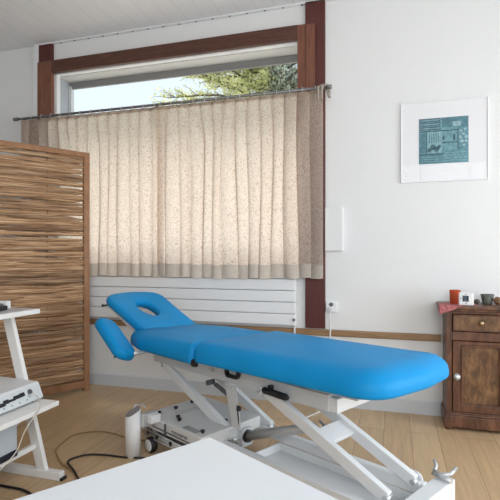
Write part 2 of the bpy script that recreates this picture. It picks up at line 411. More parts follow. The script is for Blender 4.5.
for k in range(5): patch(.02, .77+k*.045, .42, .785+k*.045, 4 if k % 2 else 5, .0126)
for k in range(5): patch(.21+k*.045, .46, .225+k*.045, .66, 2, .0126)
for k in range(4): patch(.52, .05+k*.055, .97, .065+k*.055, 3, .0126)
for k in range(3): patch(.04, .04+k*.05, .45, .055+k*.05, 3, .0126)
for q in [(.15,.2,.165,.72,6),(0,.705,.47,.725,6),(.0,.2,.5,.222,6),(.47,.70,.8,.72,6),(.47,.44,.80,.46,6),(.785,.27,.80,.78,6),(.70,.49,.735,.62,6),(.49,.50,.52,.60,6)]: patch(*q, .0127)
ds = MB()
for x, z, r in ((.22,.30,.05),(.29,.36,.06),(.36,.31,.055),(.41,.36,.04)):
    ds.lathe([(r*.342,0),(r*.342,.0012)], (-.172+x*.342,-.0122,-.167+z*.339), 14, Matrix.Rotation(R(90),3,'X'))
ds.build('print_patch', P0[2], ar)
ds = MB()
for x, z, r in ((.84,.55,.035),(.90,.62,.035),(.96,.55,.035),(.88,.46,.035),(.95,.46,.03),(.91,.38,.03),(.85,.69,.025),(.93,.72,.025)):
    ds.lathe([(r*.342,0),(r*.342,.0012)], (-.172+x*.342,-.0122,-.167+z*.339), 12, Matrix.Rotation(R(90),3,'X'))
ds.build('print_patch', P0[5], ar)

# ------------------------------------------------------------------ curtains
RY, RZ = 3.645, 2.494
rod = empty('curtain_rod', (-1.95, RY, RZ))
tag(rod, 'long slim grey metal curtain rod across the window', 'curtain rod')
MB().tube([(-1.50,0,0),(1.47,0,0)], .0115, 12).build('pole', M_rod, rod)
for x in (-1.50, 1.47): MB().tube([(x-.022,0,0),(x+.022,0,0)], .017, 12).build('finial', M_rod, rod)
for x in (-1.42, -.02, 1.40):
    MB().tube([(x,0,-.004),(x,.07,-.004),(x,WY-RY,-.004)], .008, 8).tube([(x,WY-RY-.012,-.004),(x,WY-RY,-.004)], .02, 12).build('bracket', M_rod, rod)
MB().tube([(-1.40,.03,-.028),(1.38,.03,-.028)], .007, 8).build('under_rail', M_powg, rod)

def curtain(x0, x1, label, seed):
    rnd = random.Random(seed)
    W = x1 - x0; npl = round(W / .105); nx, nz = npl*22, 46
    zt, zb = RZ - .012, 1.012
    ph = [rnd.uniform(-1.1,1.1) for _ in range(npl+2)]; am = [rnd.uniform(.6,1.25) for _ in range(npl+2)]
    ov = [rnd.uniform(.35,1.35) for _ in range(npl+2)]
    def sm(x): x = min(1, max(0, x)); return x*x*(3-2*x)
    def off(u, v):
        """sideways and depth shift of a point of the cloth: gathered folds, tight at the heading, looser below"""
        p = u*npl; i = int(p); fr = p - i
        a = am[i]*(1-fr) + am[i+1]*fr; sh = ph[i]*(1-fr) + ph[i+1]*fr
        sp = W/npl; k = sm((v-.02)/.20); th = 2*math.pi*(p + .16*sh*k + .05*math.sin(v*5+i)*k)
        o_ = ov[i]*(1-fr) + ov[i+1]*fr; A = sp*(.28*(1-k) + k*(.25 - .07*v)*o_)
        B = (.017*(1-k) + .017*k*a)
        dx = -A*math.sin(th) ; dy = B*math.cos(th)
        dy += k*.018*a*math.sin(math.pi*p*.62 + sh + .6*math.sin(p*.5+seed))*(.6+.4*v)
        dx += k*.012*math.sin(p*1.3+v*2.5+seed)
        e = min(1, u/.03, (1-u)/.03); return dx*e, dy
    def sheet(v0, v1, dy, rows):
        mb = MB(); g = []
        for j in range(rows+1):
            v = v0 + (v1-v0)*j/rows; row = []
            for i in range(nx+1):
                u = i/nx
                ddx, ddy = off(u, v); xx = x0 + W*u + ddx
                zz = zt + (zb-zt)*v + (.006*math.sin(u*7+seed) + .004*math.sin(u*npl*3.14))*v
                row.append(mb.v((xx, RY+.024+ddy+dy, zz)))
            g.append(row)
        for a, b in zip(g, g[1:]):
            for i in range(nx): mb.f([a[i], a[i+1], b[i+1], b[i]], True)
        return mb
    c = sheet(0, .927, 0, nz).build('curtain', M_linen)
    tag(c, label, 'curtain', 'linen curtains at the window')
    sheet(.925, 1, -.0015, 5).build('hem', M_hem, c)
    sheet(0, .022, .004, 3).build('heading_tape', M_hem, c)
    hk = None
    for i in range(npl):
        x = x0 + W*(i+.5)/npl
        if hk is None:
            hk = MB().tube([(0,-.015,-.018),(0,-.016,.004),(0,-.010,.016),(0,0,.0185),(0,.010,.014),(0,.015,.0)], .0022, 6).build('curtain_hook', M_powg, c); hk.location = (x, RY, RZ)
        else:
            d = hk.copy(); COL.objects.link(d); d.location = (x, RY, RZ)
    return c
cl = curtain(-3.42, -1.918, 'beige linen curtain on the left, partly behind the wooden screen', 3)
cr = curtain(-1.968, -.530, 'beige linen curtain on the right, beside the dark post', 8)
tb = MB()
for k in range(2):
    pts = [(-.558+k*.03, RY-.022, RZ-.10), (-.558+k*.03, RY-.024, RZ), (-.525+k*.03, RY, RZ+.022), (-.50+k*.02, RY+.018, RZ-.01), (-.485+k*.012, RY-.012, RZ-.05), (-.47, RY-.018, RZ-.09)]
    tb.tube(pts, .009, 6)
tb.build('tie_band', M_hem, cr)

# ------------------------------------------------------------------ wooden screen
ux = Vector((.520,.853,0)).normalized(); SA = math.atan2(ux.y, ux.x)
sc = empty('room_divider', (-2.597, 3.590, 0), SA)
tag(sc, 'tall wooden screen of woven split laths in a reddish brown frame', 'room divider')
SL, SH = 1.75, 2.105
MB().box((-.052,-.02,0),(0,.02,SH)).build('post', M_screenframe, sc, bevel=.004)
MB().box((-SL,-.02,0),(-SL+.045,.02,SH)).build('post', M_screenframe, sc, bevel=.004)
MB().box((-SL+.045,-.02,SH-.045),(-.045,.02,SH)).build('top_rail', M_screenframe, sc, bevel=.004)
MB().box((-SL+.045,-.02,.03),(-.045,.02,.095)).build('bottom_rail', M_screenframe, sc, bevel=.004)
for x in (-.36,-.87,-1.38): MB().tube([(x,.0,.06),(x,.0,SH-.03)], .004, 6).build('weaving_rod', M_cab, sc)
rnd = random.Random(21)
z = .10; n = 0
while z < SH - .055:
    hgt = rnd.uniform(.038,.074)
    upper = z > 1.15
    mb = MB(); N = 36; rings = []
    s1, s2, s3 = rnd.uniform(0,50), rnd.uniform(0,50), rnd.uniform(0,50)
    tilt = rnd.uniform(-.010,.010); sgn = 1 if n % 2 else -1
    for i in range(N+1):
        u = i/N; x = -SL+.035 + (SL-.07)*u
        c = z + hgt/2 + tilt*(u-.5)*2 + .012*noise.noise((u*3.2, s1, 0)) + .003*noise.noise((u*17, s1, 3))
        hh = hgt/2*(.86 + .60*noise.noise((u*4.5, s2, 1)) + .25*noise.noise((u*19, s3, 4)) + (.20 if not upper else .05))
        if u > .95: hh *= 1 - .3*(u-.95)/.05
        y = .0065*sgn*math.cos((x+.36)/.51*math.pi) + .004*noise.noise((u*9, s3, 2))
        th = .008
        rings.append([mb.v((x, y-th, c-hh*.8)), mb.v((x, y-th*1.5, c+.2*hh)), mb.v((x, y-th*.6, c+hh)), mb.v((x, y+th, c+hh*.8)), mb.v((x, y+th*1.2, c-.2*hh)), mb.v((x, y+th*.4, c-hh))])
    for a, b in zip(rings, rings[1:]):
        for k in range(6): mb.f([a[k], a[(k+1)%6], b[(k+1)%6], b[k]], k not in (1,4))
    mb.f(rings[0][::-1]); mb.f(rings[-1])
    mb.build('lath', M_lath, sc)
    z += hgt*(rnd.uniform(.70,.84) if not upper else rnd.uniform(.74,.96)); n += 1

# ------------------------------------------------------------------ cabinet
CX, CF = .559, 3.50
cab = empty('cabinet', (CX, CF, 0))
tag(cab, 'old dark brown wooden cabinet with one drawer above one door', 'cabinet')
hw = .212; dp = WY - .005 - CF
b = MB()
b.box((-hw,0,.05),(-hw+.035,.03,.815)).box((hw-.035,0,.05),(hw,.03,.815))            # front stiles
b.box((-hw+.035,0,.05),(hw-.035,.03,.125)).box((-hw+.035,0,.615),(hw-.035,.03,.675)).box((-hw+.035,0,.797),(hw-.035,.03,.815))
b.box((-hw,.03,.05),(-hw+.02,dp,.815)).box((hw-.02,.03,.05),(hw,dp,.815)).box((-hw+.02,dp-.015,.05),(hw-.02,dp,.815)).box((-hw+.02,.03,.05),(hw-.02,dp-.015,.07))
b.build('body', M_cab, cab, bevel=.003)
b = MB().box((-hw-.014,-.014,.022),(hw+.014,dp,.10)).box((-hw-.008,-.008,.10),(hw+.008,dp,.112))
b.build('plinth', M_cab, cab, bevel=.005)
b = MB().box((-hw-.045,-.05,.832),(hw+.045,dp,.856)).box((-hw-.025,-.03,.815),(hw+.025,dp,.832))
b.build('top', M_cab, cab, bevel=.006, seg=3)
for x in (-hw+.012, hw-.012):
    for y in (.012, dp-.03):
        MB().lathe([(.014,0),(.02,.006),(.022,.014),(.018,.024)], (x,y,0), 14).build('foot', M_cab, cab)
d = MB().box((-hw+.038,-.008,.680),(hw-.038,.02,.794)); dr = d.build('drawer', M_cabdoor, cab, bevel=.004)
dm = MB()
for a, bb in (((-hw+.040,-.012,.682),(hw-.040,-.006,.690)),((-hw+.040,-.012,.784),(hw-.040,-.006,.792)),((-hw+.040,-.012,.682),(-hw+.048,-.006,.792)),((hw-.048,-.012,.682),(hw-.040,-.006,.792))): dm.box(a, bb)
dm.build('moulding', M_cab, dr, bevel=.002)
M_brass = mat('aged_brass', (.36,.25,.15), .3, .9)
Ax = Matrix.Rotation(R(90), 3, 'X')
MB().lathe([(.008,0),(.007,.014),(.015,.020),(.019,.028),(.016,.036),(0,.040)], (0,-.008,.742), 18, Ax).build('knob', M_brass, dr)
d = MB()
d.box((-hw+.038,-.008,.130),(-hw+.090,.02,.611)).box((hw-.090,-.008,.130),(hw-.038,.02,.611)).box((-hw+.090,-.008,.130),(hw-.090,.02,.178)).box((-hw+.090,-.008,.585),(hw-.090,.02,.611))
do = d.build('door', M_cab, cab, bevel=.003)
MB().box((-hw+.088,.004,.176),(hw-.088,.014,.588)).build('panel', M_cabdoor, do, bevel=.004)
m = MB()
for a, bb in (((-hw+.090,-.012,.178),(hw-.090,.005,.188)),((-hw+.090,-.012,.575),(hw-.090,.005,.585)),((-hw+.090,-.012,.188),(-hw+.100,.005,.575)),((hw-.100,-.012,.188),(hw-.090,.005,.575))): m.box(a, bb)
m.build('moulding', M_cab, do, bevel=.003)
MB().lathe([(.020,0),(.020,.003),(.008,.004),(.008,.016),(.018,.021),(.022,.029),(.017,.037),(0,.041)], (-hw+.062,-.008,.372), 18, Ax).build('knob', M_steel, do)

TZ = .856
# red patterned cloth hanging over the front left corner
M_cloth = mat('red_pattern_cloth', (.40,.13,.13), .85, var=.55, vscale=45)
c = MB(); zt = TZ + .0015
xL, yF = CX - hw - .047, CF - .052
N = 14
def cl_pt(i, j):
    # cloth square laid diagonally: i to the right/back, j towards the corner
    return None
top = [c.v(p) for p in ((xL,yF,zt),(xL+.14,yF,zt),(xL+.26,yF+.13,zt),(xL+.12,yF+.245,zt),(xL,yF+.13,zt))]
c.f(top)
fr_ = [c.v(p) for p in ((xL-.003,yF-.004,zt-.062),(xL+.045,yF-.006,zt-.045),(xL+.095,yF-.004,zt-.024))]
c.f([top[0], fr_[0], fr_[1], fr_[2], top[1]])
sd = [c.v(p) for p in ((xL-.006,yF+.05,zt-.034),(xL-.004,yF+.10,zt-.014))]
c.f([top[0], top[4], sd[1], sd[0], fr_[0]])
clo = c.build('cloth', M_cloth); clo.modifiers.new('solid','SOLIDIFY').thickness = .0015; clo.modifiers['solid'].offset = 1
tag(clo, 'small red patterned cloth hanging over the front left corner of the cabinet', 'cloth')
CT = TZ + .0032

M_rglass = thin_glass('red_glass', (.85,.22,.10), cloud=.35)
g = MB().lathe([(.030,0),(.033,.002),(.037,.095),(.0345,.095),(.031,.006),(0,.006)], (0,0,0), 22)
cup = g.build('tumbler', M_rglass); cup.location = (.410, 3.585, CT)
tag(cup, 'orange red glass tumbler at the left end of the cabinet top', 'tumbler')
M_wax = mat('orange_red_wax', (.50,.075,.035), .5, var=.25, vscale=25)
MB().lathe([(.0285,0),(.0325,.064),(.02,.068),(0,.066)], (0,0,.0075), 20).build('wax_filling', M_wax, cup)

ck = empty('desk_clock', (.467, 3.478, CT), R(-8))
tag(ck, 'small white square clock with dark screen on the cabinet top', 'clock')
MB().box((-.046,-.012,0),(.046,.016,.086)).build('case', M_white, ck, bevel=.008, seg=3)
M_scr = mat('dark_screen', (.02,.028,.04), .2)
MB().box((-.022,-.0136,.026),(.016,-.0115,.066)).build('screen', M_scr, ck)
dg = MB()
for q in ((-.016,.048,-.013,.062),(-.008,.060,.003,.0625),(-.008,.048,-.0055,.062),(.0005,.048,.003,.062),(-.008,.0475,.003,.050),(-.016,.032,.010,.035),(-.016,.039,.006,.041)):
    dg.box((q[0],-.0140,q[1]),(q[2],-.0135,q[3]))
dg.build('digit', mat('lcd_grey', (.16,.22,.30), .4), ck)
bt = MB()
for x, zz in ((-.034,.046),(0,.014),(.0,.076)): bt.box((x-.003,-.0135,zz-.003),(x+.003,-.0115,zz+.003))
bt.build('button', M_black, ck)

M_gg = mat('grey_green_stone', (.135,.145,.12), .5, var=.3, vscale=40)
g = MB().lathe([(.028,0),(.031,.003),(.036,.030),(.044,.062),(.0445,.068),(.040,.068),(.031,.030),(.024,.010),(0,.008)], (0,0,0), 24)
bo = g.build('bowl', M_gg); bo.location = (.628, 3.66, TZ)
tag(bo, 'grey green cup shaped bowl behind the white clock on the cabinet', 'bowl')
g = MB().lathe([(.02*math.sin(a*math.pi/8)+.0001, .017-.017*math.cos(a*math.pi/8)) for a in range(9)], (0,0,0), 14)
st = g.build('pebble', mat('dark_pebble', (.08,.075,.06), .5)); st.location = (.558, 3.64, TZ)
tag(st, 'tiny dark pebble between the white clock and the grey bowl', 'pebble')
M_pod = mat('brown_seed_pod', (.20,.115,.06), .6, var=.55, vscale=70)
g = MB(); g.lathe([(.030*math.sin(a*math.pi/12)*(1+.05*math.sin(a*2))+.0001, .027-.027*math.cos(a*math.pi/12)) for a in range(13)], (0,0,0), 20)
bl = g.build('wooden_ball', M_pod); bl.location = (.689, 3.63, TZ)
tag(bl, 'small brown mottled round ball right of the grey bowl', 'ball')
cd = MB().box((-.03,-.02,0),(.03,.02,.012)).build('card_pack', mat('cream_card', (.62,.50,.38), .6), bevel=.002); cd.location = (.725, 3.475, TZ); cd.rotation_euler = (0,0,R(6))
tag(cd, 'small cream pack lying at the cabinet top near the right edge', 'card')

# ------------------------------------------------------------------ treatment table
TA = R(-28.864); TO = Vector((-.09,1.909,0))
ex = Vector((math.cos(TA), math.sin(TA), 0)); ey = Vector((-math.sin(TA), math.cos(TA), 0))
S0, T0 = -.8, .32
tt = empty('treatment_table', TO + ex*S0 + ey*T0, TA)
tag(tt, 'blue padded adjustable treatment table with raised headrest and white lifting frame', 'treatment table')
LM = Matrix.Translation((-S0, -T0, 0))
def TB(): return MB(LM)

poly = rounded_poly([(-1.150,-.005),(.03,.0),(.078,.36),(.055,.665),(-1.115,.665)], [.05,.18,.42,.11,.05], 12)
SH_ = Matrix.Identity(4); SH_[2][0] = .020; SH_[2][3] = .016
cushion(MB(SH_ @ LM), densify(poly), .582, .712, .080, .020, .012, .12, lambda x, y: .42 + .58*min(1, max(0, (x+1.15)/1.0))).build('leg_cushion', M_blue, tt)
poly = rounded_poly([(-1.935,.050),(-1.72,-.012),(-1.154,-.005),(-1.119,.66),(-1.55,.655),(-1.83,.56)], [.045,.3,.04,.05,.2,.06], 10)
cushion(TB(), densify(poly), .574, .708, .072, .025, .014, .10, lambda x, y: .45 + .55*min(1, max(0, (-1.15-x)/.6))).build('seat_cushion', M_blue, tt)
TB().box((-1.170,.002,.562),(-1.130,.03,.606)).build('hinge_clip', M_black, tt, bevel=.008)

# headrest: padded slab with a face hole, tilted up about its lower edge
def headrest():
    tilt = R(21.5)
    A = Matrix.Rotation(tilt, 4, 'Y')             # raises the -s end
    H = LM @ Matrix.Translation((-1.80,.31,.626)) @ A
    mb = MB(H); n = 72
    out = densify(rounded_poly([(.02,-.225),(.02,.225),(-.595,.245),(-.64,.0),(-.605,-.255)], [.04,.04,.13,.6,.12], 10), .012)
    cx, cy = -.34, -.01
    def cast(ang):
        d = Vector((math.cos(ang), math.sin(ang))); best = 0
        for i in range(len(out)):
            a = Vector(out[i]); b = Vector(out[(i+1) % len(out)]); e = b - a
            den = d.x*e.y - d.y*e.x
            if abs(den) < 1e-12: continue
            w = a - Vector((cx, cy)); t = (w.x*e.y - w.y*e.x)/den; u = (w.x*d.y - w.y*d.x)/den
            if t > 0 and -1e-6 <= u <= 1+1e-6: best = max(best, t)
        return best
    rows = []
    for k in range(n):
        a = 2*math.pi*k/n; ro = cast(a)
        dx, dy = math.cos(a), math.sin(a)
        ri = 1/math.sqrt((dx/.120)**2 + (dy/.066)**2)
        th, r = .062, .034
        pr = []
        for j in range(6): q = math.pi/2*j/5; pr.append((ri + .022*(1-math.sin(q)), th - .022*(1-math.cos(q)) ))
        pr = [(ri + .024 - .024*math.sin(math.pi/2*j/5), th-.004 - .024 + .024*math.cos(math.pi/2*j/5)) for j in range(6)]   # over the inner lip
        pr.append((ri, .0))
        pr.append((ro - .025, 0)); pr += [(ro - .025 + .025*math.sin(math.pi/2*j/4), .025 - .025*math.cos(math.pi/2*j/4)) for j in range(1,5)]
        pr += [(ro - r + r*math.cos(math.pi/2*j/6), th - r + r*math.sin(math.pi/2*j/6)) for j in range(0,7)]
        for j in range(1,4): u = j/4; pr.append(((ro-r)*(1-u) + (ri+.024)*u, th + .004*math.sin(math.pi*u)))
        rows.append([mb.v((cx + dx*q, cy + dy*q, zz)) for q, zz in pr])
    m = len(rows[0])
    for k in range(n):
        a, b = rows[k], rows[(k+1) % n]
        for j in range(m): mb.f([a[j], b[j], b[(j+1) % m], a[(j+1) % m]], True)
    hc = mb.build('headrest_cushion', M_blue, tt)
    # frame rails under the headrest
    for y in (-.205, .19):
        MB(H).box((-.58,y-.015,-.026),(.03,y+.015,-.001)).build('headrest_rail', M_powg, tt, bevel=.003)
    MB(H).box((-.58,-.19,-.026),(-.55,.175,-.004)).build('headrest_crossbar', M_powg, tt, bevel=.003)
    MB(H).tube([(-.565,-.215,-.016),(-.565,-.25,-.016)], .006).lathe([(.0,0),(.010,.003),(.010,.012),(0,.016)], (-.565,-.25,-.016), 12, Matrix.Rotation(R(90),3,'X')).build('locking_knob', M_black, tt)
    MB(H).box((-.03,-.15,-.05),(.03,.16,-.026)).build('headrest_hinge', M_steel, tt, bevel=.004)
headrest()

# armrest on the near side, hanging below the headrest
arm = LM @ Matrix.Translation((-1.850,-.105,.648)) @ Matrix.Rotation(R(31),4,'Y') @ Matrix.Rotation(R(-22),4,'X')
poly = rounded_poly([(-.195,-.085),(.195,-.085),(.195,.085),(-.195,.085)], .080, 10)
ar = cushion(MB(arm), densify(poly, .02), -.035, .045, .036, .026, .006).build('armrest', M_blue, tt)
MB(arm).box((-.12,-.02,-.050),(.15,.02,-.033)).build('armrest_plate', M_powg, ar, bevel=.003)
MB(arm).tube([(.10,0,-.05),(.10,0,-.075)], .008).build('armrest_knob', M_black, ar)
TB().tube([(-1.71,-.08,.560),(-1.70,-.02,.565),(-1.70,.10,.575),(-1.70,.20,.575)], .014, 10).build('armrest_bracket', M_steel, tt)

# top frame
for y in (.20,.455):
    TB().box((-1.835,y-.02,.460),(-.335,y+.02,.540)).build('side_rail', M_powg, tt, bevel=.004)
TB().box((-.345,.185,.462),(-.285,.47,.530)).build('cross_tube', M_pow, tt, bevel=.004)
for y in (.19,.46):
    TB().box((-1.10,y-.02,.549),(-.17,y+.02,.590)).build('leg_section_frame', M_powg, tt, bevel=.003)
TB().box((-.20,.17,.552),(-.16,.48,.600)).build('leg_section_crossbar', M_pow, tt, bevel=.003)
for y in (.19,.46):
    TB().box((-1.82,y-.02,.556),(-1.22,y+.02,.590)).build('seat_frame', M_powg, tt, bevel=.003)
for x in (-1.7,-.9): TB().box((x,.2,.47),(x+.04,.455,.53)).build('frame_crossbar', M_powg, tt, bevel=.003)
# connection between rail and cushion frames
TB().box((-1.19,.17,.50),(-1.15,.48,.596)).build('hinge_bar', M_steel, tt, bevel=.003)

# lifting arms
DS, DZ = .72, -.31
for (s_, t_, z_, w_, n_) in ((-1.725,.205,.449,.035,1),(-1.725,.50,.449,.035,1),(-.765,.215,.462,.035,1),(-.755,.44,.462,.035,1)):
    p0 = (s_, t_, z_); p1 = (s_+DS, t_, z_+DZ)
    a = TB().bar(p0, p1, w_, .058).build('lift_arm', M_pow, tt, bevel=.004)
    for p in (p0, p1):
        TB().tube([(p[0], t_-.026, p[2]), (p[0], t_+.026, p[2])], .014, 14).build('pivot_bolt', M_steel, a)
for s_, z_ in ((-.765,.462),(-1.725,.449)):
    TB().tube([(s_,.2,z_),(s_,.5,z_)], .012, 12).build('pivot_shaft', M_steel, tt)
k = .50
TB().box((-.76+DS*k-.055,.21,.462+DZ*k-.012),(-.76+DS*k+.045,.44,.462+DZ*k+.012), Matrix.Rotation(R(23.3),3,'Y')).build('cross_plate', M_pow, tt, bevel=.003)
for dy in (.275,.33):
    TB().lathe([(.013,0),(.013,.018),(.007,.02),(.007,.05),(0,.05)], (-.76+DS*k-.060,dy,.462+DZ*k+.005), 10, Matrix.Rotation(R(-50),3,'Y')).build('plate_bolt', M_steel, tt)
# curved cable hook by the pivot
TB().tube([(-.80,.175,.462),(-.775,.172,.45),(-.765,.172,.475),(-.77,.172,.50)], .007, 8).build('cable_hook', M_white, tt)

# drive: tube with black cap running up to the cross plate
a0_, a1_ = Vector((-1.02,.31,.125)), Vector((-.575,.325,.285))
ac = TB().tube([a0_, a1_], .026, 18).build('actuator_tube', M_grey, tt)
dd = (a1_-a0_).normalized()
TB().tube([a0_-dd*.014, a0_+dd*.012], .037, 18).build('end_cap', M_black, ac)
TB().tube([a1_-dd*.01, a1_+dd*.06], .012, 12).build('piston_rod', M_steel, ac)
TB().box((-1.16,.27,.06),(-1.02,.36,.17)).build('motor_housing', M_powg, tt, bevel=.01)
# hanging plate with spring
TB().prism([(-1.055,.462),(-.965,.462),(-.915,.225),(-.985,.225)], -.166, -.160, Matrix(((1,0,0),(0,0,-1),(0,1,0)))).build('hanging_plate', M_powg, tt)
for x in (-1.030,-.995): TB().tube([(x,.152,.440),(x,.166,.440)], .009, 12).build('plate_screw', M_steel, tt)
sp = [( -.935+.010*math.cos(k*1.05), .165+.010*math.sin(k*1.05), .23-.0024*k) for k in range(64)]
TB().tube(sp, .0028, 5).build('spring', M_steel, tt)
TB().tube([(-.935,.165,.235),(-.935,.155,.31),(-.94,.155,.36)], .004, 6).lathe([(0,-.016),(.014,-.01),(.014,.01),(0,.016)], (-.925,.152,.345), 12).build('cable_clip', M_black, tt)
# black U-shaped stop, bellows, knob and grip along the rail
TB().prism([(-1.035,.560),(-1.035,.525),(-1.02,.505),(-.935,.505),(-.92,.525),(-.92,.560),(-.937,.560),(-.937,.530),(-.945,.522),(-1.01,.522),(-1.018,.530),(-1.018,.560)], -.165, -.14, Matrix(((1,0,0),(0,0,-1),(0,1,0)))).build('release_bracket', M_black, tt, bevel=.003)
TB().tube([(-1.20,.15,.435),(-1.20,.20,.435)], .016, 12).build('side_knob', M_dkgrey, tt)
rb = TB()
for k in range(6): rb.tube([(-1.145+k*.018,.17,.432-k*.006),(-1.135+k*.018,.17,.429-k*.006)], .013, 10)
rb.tube([(-1.17,.17,.439),(-1.03,.17,.394)], .008, 8)
rb.build('bellows', M_dkgrey, tt)
TB().tube([(-.735,.150,.491),(-.725,.150,.490),(-.575,.150,.484),(-.560,.150,.483)], [.010,.018,.018,.011], 14).box((-.70,.150,.495),(-.68,.175,.520)).build('hand_grip', M_black, tt)

# base
for y in (.13,.475):
    TB().box((-1.58,y-.02,.085),(.0,y+.02,.142)).build('base_rail', M_pow, tt, bevel=.003)
TB().box((0,-.02,.03),(.078,.62,.140)).build('end_beam', M_pow, tt, bevel=.004)
for y in (.03,.57): TB().lathe([(.022,0),(.022,.012),(.010,.014),(.010,.032)], (.039,y,0), 14).build('levelling_foot', M_black, tt)
TB().tube([(.0,.57,.15),(.0,.57,.172),(-.005,.60,.184),(-.03,.635,.190)], .009, 8).tube([(.0,.57,.170),(.04,.555,.168),(.075,.575,.176),(.075,.635,.186)], .010, 8).tube([(-.015,.585,.150),(.085,.56,.150)], .011, 8).build('fork_hook', M_steel, tt)
for y in (.455,.492):
    pr = rounded_poly([(-.12,.09),(-.02,.09),(-.02,.175),(-.12,.175)], [.01,.01,.04,.04], 6)
    TB().prism(pr, -y-.004, -y+.004, Matrix(((1,0,0),(0,0,-1),(0,1,0)))).build('pivot_bracket', M_pow, tt)
# open tray between the rails
t_ = TB().box((-.89,.155,.030),(0,.455,.042)).box((-.89,.155,.042),(-.88,.455,.085)).box((-.88,.445,.042),(0,.456,.085)).box((-.88,.155,.042),(0,.163,.06))
t_.build('base_tray', M_pow, tt, bevel=.002)
# motor cover at the head end
A = Matrix(((1,0,0),(0,0,-1),(0,1,0)))
cv = TB().prism(rounded_poly([(-1.60,-.045),(-1.03,-.03),(-1.06,.47),(-1.64,.47)], .02, 4), .128, .200)
cv = cv.build('base_cover', M_cover, tt, bevel=.006)
for x, y in ((-1.524,.024),(-1.53,.157),(-1.557,.307),(-1.335,.045),(-1.381,.067),(-1.085,.024),(-1.125,.230),(-1.12,.285)):
    TB().lathe([(.008,0),(.008,.006),(.013,.008),(.013,.018),(0,.022)], (x,y,.199), 12).build('cover_knob', M_black, cv)
TB().box((-1.235,-.012,.199),(-1.105,.034,.2015)).build('rating_plate', mat('plate_grey', (.36,.37,.37), .4), cv)
st_ = TB()
for r_ in range(2):
    for k in range(11): st_.box((-1.475+r_*.03+.0*k,.11+k*.024,.1995),(-1.462+r_*.03,.11+k*.024+.016,.2006))
st_.build('stamped_text', M_cover if False else mat('stamped_grey', (.42,.42,.41), .5), cv)
TB().box((-1.545,.018,.199),(-1.50,.030,.206)).build('latch', M_steel, cv)
TB().box((-1.36,-.05,.128),(-1.352,-.0385,.196)).box((-1.595,-.049,.150),(-1.07,-.0405,.153)).build('cover_seam', M_dkgrey, cv)
tx = TB()
for k in range(9):                                # illegible maker's lettering on the side
    x = -1.30 + k*.017; y = -.0445 + (x+1.60)*.023
    tx.box((x,y,.156),(x+.004,y+.002,.173)).box((x,y,.156 if k % 2 else .169),(x+.012,y+.002,.160 if k % 2 else .173)).box((x+.008,y,.156 if k % 3 else .163),(x+.012,y+.002,.173))
tx.build('lettering', M_dkgrey, cv)
TB().box((-1.62,-.015,.085),(-1.00,.03,.127)).build('lower_strut', M_dkgrey, tt, bevel=.004)
for k in range(3): TB().tube([(-1.60+k*.02,-.05-k*.006,.118-k*.018),(-1.10,-.05,.112-k*.012)], .007, 8).build('control_rod', M_steel, tt)
for x in (-1.52,-1.42,-1.28): TB().tube([(x,-.062,.105),(x,-.03,.105)], .013, 10).build('strut_bolt', M_black, tt)
TB().box((-1.60,.45,.03),(-1.50,.52,.127)).build('lower_strut', M_powg, tt, bevel=.004)
for x, y in ((-1.475,-.065),(-1.475,.55)):
    wq = TB().lathe([(.016,-.020),(.041,-.020),(.047,-.013),(.047,.013),(.041,.020),(.016,.020)], (x,y,.047), 26, Matrix.Rotation(R(90),3,'X')).build('wheel', M_black, tt)
    TB().lathe([(0,-.023),(.033,-.023),(.036,-.021),(.036,.021),(.033,.023),(0,.023)], (x,y,.047), 22, Matrix.Rotation(R(90),3,'X')).build('hub', M_pow, wq)
    TB().box((x-.02,min(y,y)-.004+.026,.03),(x+.02,y+.034,.128)).build('wheel_fork', M_steel, tt)
# upright tube foot at the head end with slanted grey cap
fp = TB(); n = 24; cx, cy, rr = -1.505,-.172,.045
lo = [fp.v((cx+rr*math.cos(2*math.pi*k/n), cy+rr*math.sin(2*math.pi*k/n), 0)) for k in range(n)]
hi = [fp.v((cx+rr*math.cos(2*math.pi*k/n), cy+rr*math.sin(2*math.pi*k/n), .262+.022*(math.cos(2*math.pi*k/n)*.30+math.sin(2*math.pi*k/n)*.95))) for k in range(n)]
fp.f(lo[::-1]); fp.f(hi)
for k in range(n): fp.f([lo[k],lo[(k+1)%n],hi[(k+1)%n],hi[k]], True)
fo = fp.build('foot_post', M_rad, tt)
fp = TB()
ca = [[fp.v((cx+q*rr*math.cos(2*math.pi*k/n), cy+q*rr*math.sin(2*math.pi*k/n), .2625+zz+.022*q*(math.cos(2*math.pi*k/n)*.30+math.sin(2*math.pi*k/n)*.95))) for k in range(n)] for q, zz in ((.97,0),(.97,.004),(.9,.006))]
fp.f(ca[0][::-1]); fp.f(ca[-1])
for a, b in zip(ca, ca[1:]):
    for k in range(n): fp.f([a[k],a[(k+1)%n],b[(k+1)%n],b[k]], True)
fp.build('post_cap', mat('grey_cap', (.27,.27,.275), .4), fo)
TB().tube([(-1.53,-.15,.268),(-1.55,-.13,.285),(-1.52,-.10,.290),(-1.47,-.11,.287)], .006, 8).build('post_handle', M_steel, tt)
TB().box((-1.49,-.135,.17),(-1.45,-.03,.25)).build('post_bracket', M_steel, tt, bevel=.006)
TB().box((-1.46,-.10,.19),(-1.42,-.03,.24)).build('post_bracket', M_pow, tt, bevel=.006)

